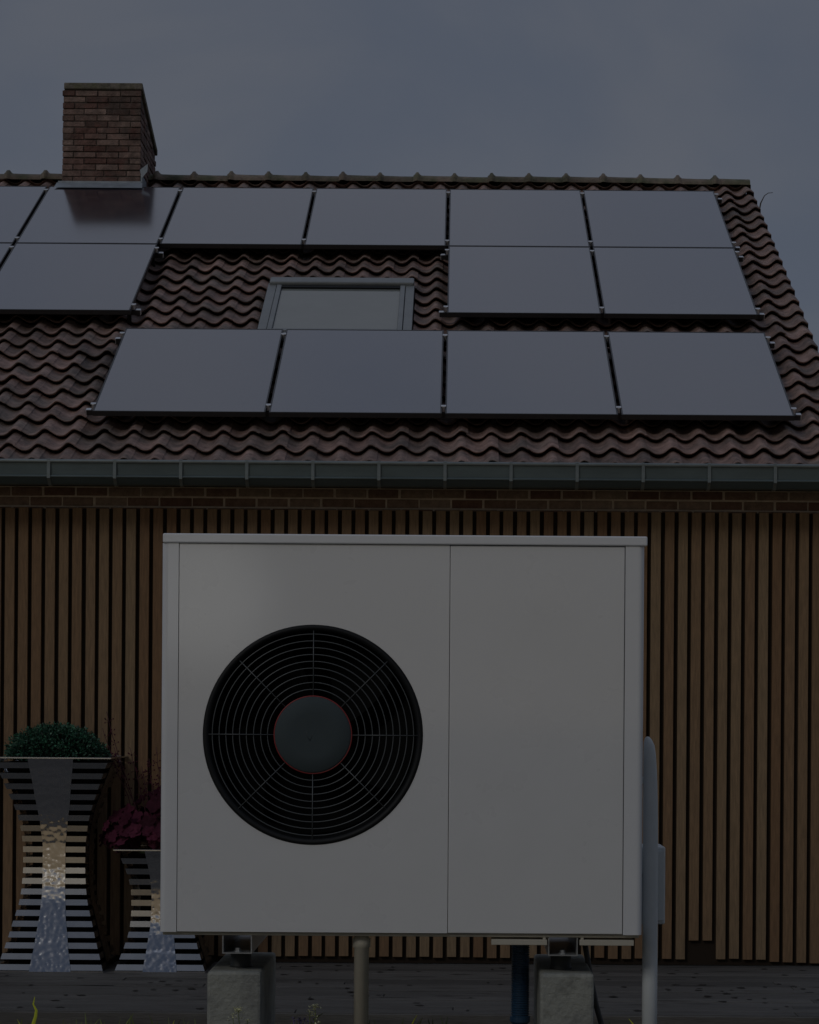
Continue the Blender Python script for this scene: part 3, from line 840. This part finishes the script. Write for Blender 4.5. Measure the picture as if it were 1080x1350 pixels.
# ------------------------------------------------------------------ weeds at the front edge
def blade(mb, pts, w, tint=.5):
    pts = [Vector(p) for p in pts]; vs = []
    for i, p in enumerate(pts):
        t = i/(len(pts)-1); ww = w*(1-.85*t**2)*.5
        vs += [p+Vector((-ww, 0, 0)), p+Vector((0, -ww*.5, 0)), p+Vector((ww, 0, 0))]
    fs = []
    for i in range(len(pts)-1):
        fs += [(i*3, i*3+1, i*3+4, i*3+3), (i*3+1, i*3+2, i*3+5, i*3+4)]
    mb.add(vs, fs, tint, True)
def shoot(pix, Y, w, label, name='grass_shoot'):
    m = MB(); b_ = P(pix[0][0], pix[0][1], Y); g0 = Vector((b_.x, Y, .655))
    pts = [g0] + [P(x, y, Y) for x, y in pix]
    blade(m, pts, w)
    for k in range(3):
        d = Vector((rnd.uniform(-.05,.05), rnd.uniform(-.03,.03), rnd.uniform(.05,.10)))
        blade(m, [g0+Vector((.004*k,0,0)), g0+d*.6, g0+d+Vector((d.x*.5,0,-.01))], w*.6)
    tag(m.build(name, M['shoot'], None, fixn=False), label, 'grass', 'yellow green shoots along the bottom edge')
shoot([(44,1350),(47,1340),(48,1332),(44,1324),(46,1314)], 5.7, .0090, 'bright yellow green curly shoot in front of the tall planter')
shoot([(30,1362),(26,1350),(23,1344)], 5.7, .004, 'short yellow green blade at the bottom left corner')
shoot([(225,1362),(228,1352),(230,1345)], 5.7, .004, 'short pale blade in front of the shorter planter')
shoot([(541,1356),(545,1347),(550,1338)], 5.7, .006, 'yellow green blade to the right of the cream drain pipe')
shoot([(838,1360),(834,1349),(829,1343)], 5.55, .006, 'yellow green blade just left of the pale pipe')
def flower_weed(px_, py_, Y, label, seed):
    r2 = random.Random(seed)
    top = P(px_, py_, Y); root = thing('flowering_weed', (top.x, Y, .655), label, 'weed', 'small flowering weeds in front of the heat pump')
    st = MB(); lv = MB(); fw = MB(); base = Vector((top.x+.01, Y, .655))
    for k in range(4):
        tp = top + Vector((r2.uniform(-.022,.022), r2.uniform(-.02,.02), -.012*k if k else 0))
        mid = (base+tp)*.5 + Vector((r2.uniform(-.01,.01),0,0)); st.tube([base, mid, tp], [.0016,.0013,.0009], 5)
        for i in range(20 if k == 0 else 9):
            c = tp + Vector((r2.gauss(0,.0055), r2.gauss(0,.005), r2.gauss(0,.0035)))
            for a in range(4):
                an = a*PI/2 + r2.random(); d = Vector((math.cos(an), math.sin(an)*.6-.4, .5))
                leaf(fw, c, d, Vector((0,0,1)), .0055, .0042, r2.random())
        for i in range(5):
            t = r2.uniform(.2,.9); p = base.lerp(tp, t); leaf(lv, p, Vector((r2.uniform(-1,1), r2.uniform(-1,.3), .5)), Vector((0,0,1)), .035, .009, r2.random())
    st.build('stalk', M['weed'], root, fixn=False); lv.build('leaves', M['weed'], root, fixn=False); fw.build('blossom', M['petal'], root, fixn=False)
flower_weed(321, 1333, 5.38, 'small weed with pale yellow blossom in front of the left concrete block', 3)
flower_weed(412, 1329, 5.45, 'small weed with creamy blossom between the left block and the drain pipe', 5)
m = MB(); r2 = random.Random(9)
g0 = P(398, 1345, 5.5)
for i in range(26):
    tp = Vector((g0.x + r2.uniform(-.03,.03), 5.5+r2.uniform(-.03,.03), g0.z + r2.uniform(-.03,.004)))
    m.tube([(tp.x*.5+g0.x*.5, tp.y, .655), tp], .0008, 4)
    for a in range(5):
        leaf(m, tp, Vector((r2.uniform(-1,1), r2.uniform(-1,1), r2.uniform(-.2,1))), Vector((0,0,1)), .009, .006, r2.random())
tag(m.build('mauve_wildflower', M['mauve'], None, fixn=False), 'low tuft of tiny mauve flowers beside the creamy weed', 'flower')
# low ground cover on the bed
m = MB()
for _ in range(2600):
    x, y = rnd.uniform(-2.2, 2.2), rnd.uniform(4.6, 6.6)
    z = gz(x, y); h = rnd.uniform(.02, .06)
    d = Vector((rnd.uniform(-.6,.6)*h, rnd.uniform(-.6,.6)*h, h))
    blade(m, [(x,y,z-.005), (x+d.x*.5,y+d.y*.5,z+d.z*.6), (x+d.x,y+d.y,z+d.z)], rnd.uniform(.003,.007), rnd.random())
tag(m.build('grass', M['weed'], None, fixn=False), 'thin low grass covering the soil bed around the heat pump', 'grass', kind='stuff')

# bare twigs of a tree beyond the gable
m = MB()
tr = thing('bare_tree', (3.9, 26, -.24), 'bare thin tree whose twig tips just show beside the roof verge', 'tree')
def br_(p, d, ln, r, dep):
    pts = [p]; q = p
    for i in range(5):
        d = (d + Vector((rnd.gauss(0,.10), rnd.gauss(0,.10), rnd.gauss(0,.06)))).normalized(); q = q + d*ln/5; pts.append(q)
    m.tube(pts, [r*(1-.12*i) for i in range(6)], 5)
    if dep:
        for k in range(3):
            br_(pts[2+k], (d + Vector((rnd.gauss(0,.5), rnd.gauss(0,.5), rnd.gauss(0,.3)))).normalized(), ln*.55, r*.5, dep-1)
br_(Vector((2.75, 26, -.24)), Vector((.02,0,1)), 3.9, .06, 2)
q = P(1019, 254, 26)
m.tube([Vector((2.95,26,5.2)), P(1003,268,26), P(1008,258,26), P(1013,254.5,26), q], [.012,.008,.005,.004,.003], 5)
m.build('trunk', M['stem'], tr, fixn=False)
tr.location = (2.75, 26, -.24)
for ch_ in tr.children:
    for v in ch_.data.vertices: v.co.x += 3.9-2.75

# ------------------------------------------------------------------ light
SUN_EL, SUN_AZ = math.radians(33), math.radians(215)   # azimuth clockwise from +Y: behind the camera, to the left
world = bpy.data.worlds.new('World'); bpy.context.scene.world = world; world.use_nodes = True
nt = world.node_tree; N = nt.nodes; L = nt.links
bg = N['Background']; bg.inputs['Strength'].default_value = .1
sky = N.new('ShaderNodeTexSky'); sky.sky_type = 'NISHITA'; sky.sun_disc = False
sky.sun_elevation = SUN_EL; sky.sun_rotation = SUN_AZ
tc = N.new('ShaderNodeTexCoord')
sp = N.new('ShaderNodeSeparateXYZ'); L.new(tc.outputs['Generated'], sp.inputs[0])
def math_(op, a, b=None, clamp=False):
    n = N.new('ShaderNodeMath'); n.operation = op; n.use_clamp = clamp
    for i, v in enumerate((a, b)):
        if v is None: continue
        if isinstance(v, (int, float)): n.inputs[i].default_value = v
        else: L.new(v, n.inputs[i])
    return n.outputs[0]
def mr(src, a, b, lo, hi, sm=True):
    r = N.new('ShaderNodeMapRange'); L.new(src, r.inputs[0])
    if sm: r.interpolation_type = 'SMOOTHSTEP'
    for i, v in enumerate((a, b, lo, hi)): r.inputs[i+1].default_value = v
    return r.outputs[0]
def mixc(a, b, fac):
    x = N.new('ShaderNodeMix'); x.data_type = 'RGBA'
    if isinstance(fac, float): x.inputs[0].default_value = fac
    else: L.new(fac, x.inputs[0])
    for i, q in ((6, a), (7, b)):
        if isinstance(q, tuple): x.inputs[i].default_value = (*q, 1)
        else: L.new(q, x.inputs[i])
    return x.outputs[2]
mp = N.new('ShaderNodeMapping'); L.new(tc.outputs['Generated'], mp.inputs[0]); mp.inputs['Scale'].default_value = (1, 1, 1.6)
nz = N.new('ShaderNodeTexNoise'); nz.inputs['Scale'].default_value = 5.3; nz.inputs['Detail'].default_value = 7; nz.inputs['Roughness'].default_value = .48
nz.inputs['Distortion'].default_value = .4; L.new(mp.outputs[0], nz.inputs['Vector'])
cloud = mixc((.84,.98,1.30), (1.12,1.20,1.42), mr(nz.outputs['Fac'], .38, .68, 0, 1))
# warm band added low behind the camera for steel reflections; sky brighter overhead
gain = mr(sp.outputs['Z'], .25, .85, 1.0, 1.9)
g3 = N.new('ShaderNodeVectorMath'); g3.operation = 'SCALE'; L.new(cloud, g3.inputs[0]); L.new(gain, g3.inputs['Scale'])
back = math_('MULTIPLY', mr(sp.outputs['Y'], -.9, -.3, 1.0, 0.0), mr(sp.outputs['Z'], .02, .22, 1.0, 0.0))
# darker blue patch put into the sky behind the camera, for planter reflections
dk_ = math_('MULTIPLY', mr(sp.outputs['Y'], -.75, -.2, 1.0, 0.0), math_('MULTIPLY', mr(sp.outputs['Z'], .16, .30, 0.0, 1.0), mr(sp.outputs['Z'], .60, .80, 1.0, 0.0)))
g3o = mixc(g3.outputs[0], (.20, .28, .46), math_('MULTIPLY', dk_, .94))
# bright spot added low in the sky to put a highlight on the casing
dt = N.new('ShaderNodeVectorMath'); dt.operation = 'DOT_PRODUCT'; L.new(tc.outputs['Generated'], dt.inputs[0])
bv = Vector((-.107, -1, .050)).normalized(); dt.inputs[1].default_value = bv
glow = mr(dt.outputs['Value'], math.cos(math.radians(2.2)), 1.0, 0.0, 1.0)
hz = mixc(g3o, (2.6, 2.1, 1.4), math_('MULTIPLY', back, .9))
sk = N.new('ShaderNodeVectorMath'); sk.operation = 'SCALE'; L.new(sky.outputs[0], sk.inputs[0]); sk.inputs['Scale'].default_value = .18
fin = mixc(mixc(hz, (12.5, 12.1, 11.2), glow), sk.outputs[0], .12)
L.new(fin, bg.inputs['Color'])
sd = bpy.data.lights.new('Sun', 'SUN'); sd.energy = .33; sd.angle = math.radians(14); sd.color = (1, .96, .90)
so = bpy.data.objects.new('Sun', sd); C.objects.link(so)
to = Vector((math.sin(SUN_AZ)*math.cos(SUN_EL), math.cos(SUN_AZ)*math.cos(SUN_EL), math.sin(SUN_EL)))
so.rotation_euler = to.to_track_quat('Z', 'Y').to_euler(); so.location = (0, 0, 12)

# ------------------------------------------------------------------ camera
cd = bpy.data.cameras.new('Camera'); cam = bpy.data.objects.new('Camera', cd); C.objects.link(cam)
cd.sensor_fit = 'VERTICAL'; cd.sensor_height = 24; cd.lens = F/1350*24
cd.shift_x = (540-CX)/1350; cd.shift_y = (CY-675)/1350
cam.location = (0, 0, ZC); cam.rotation_euler = (math.radians(90), -ROLL, 0)
cd.clip_start = .1; cd.clip_end = 3000
sc = bpy.context.scene; sc.camera = cam
sc.view_settings.view_transform = 'Standard'; sc.view_settings.look = 'None'; sc.view_settings.exposure = 0
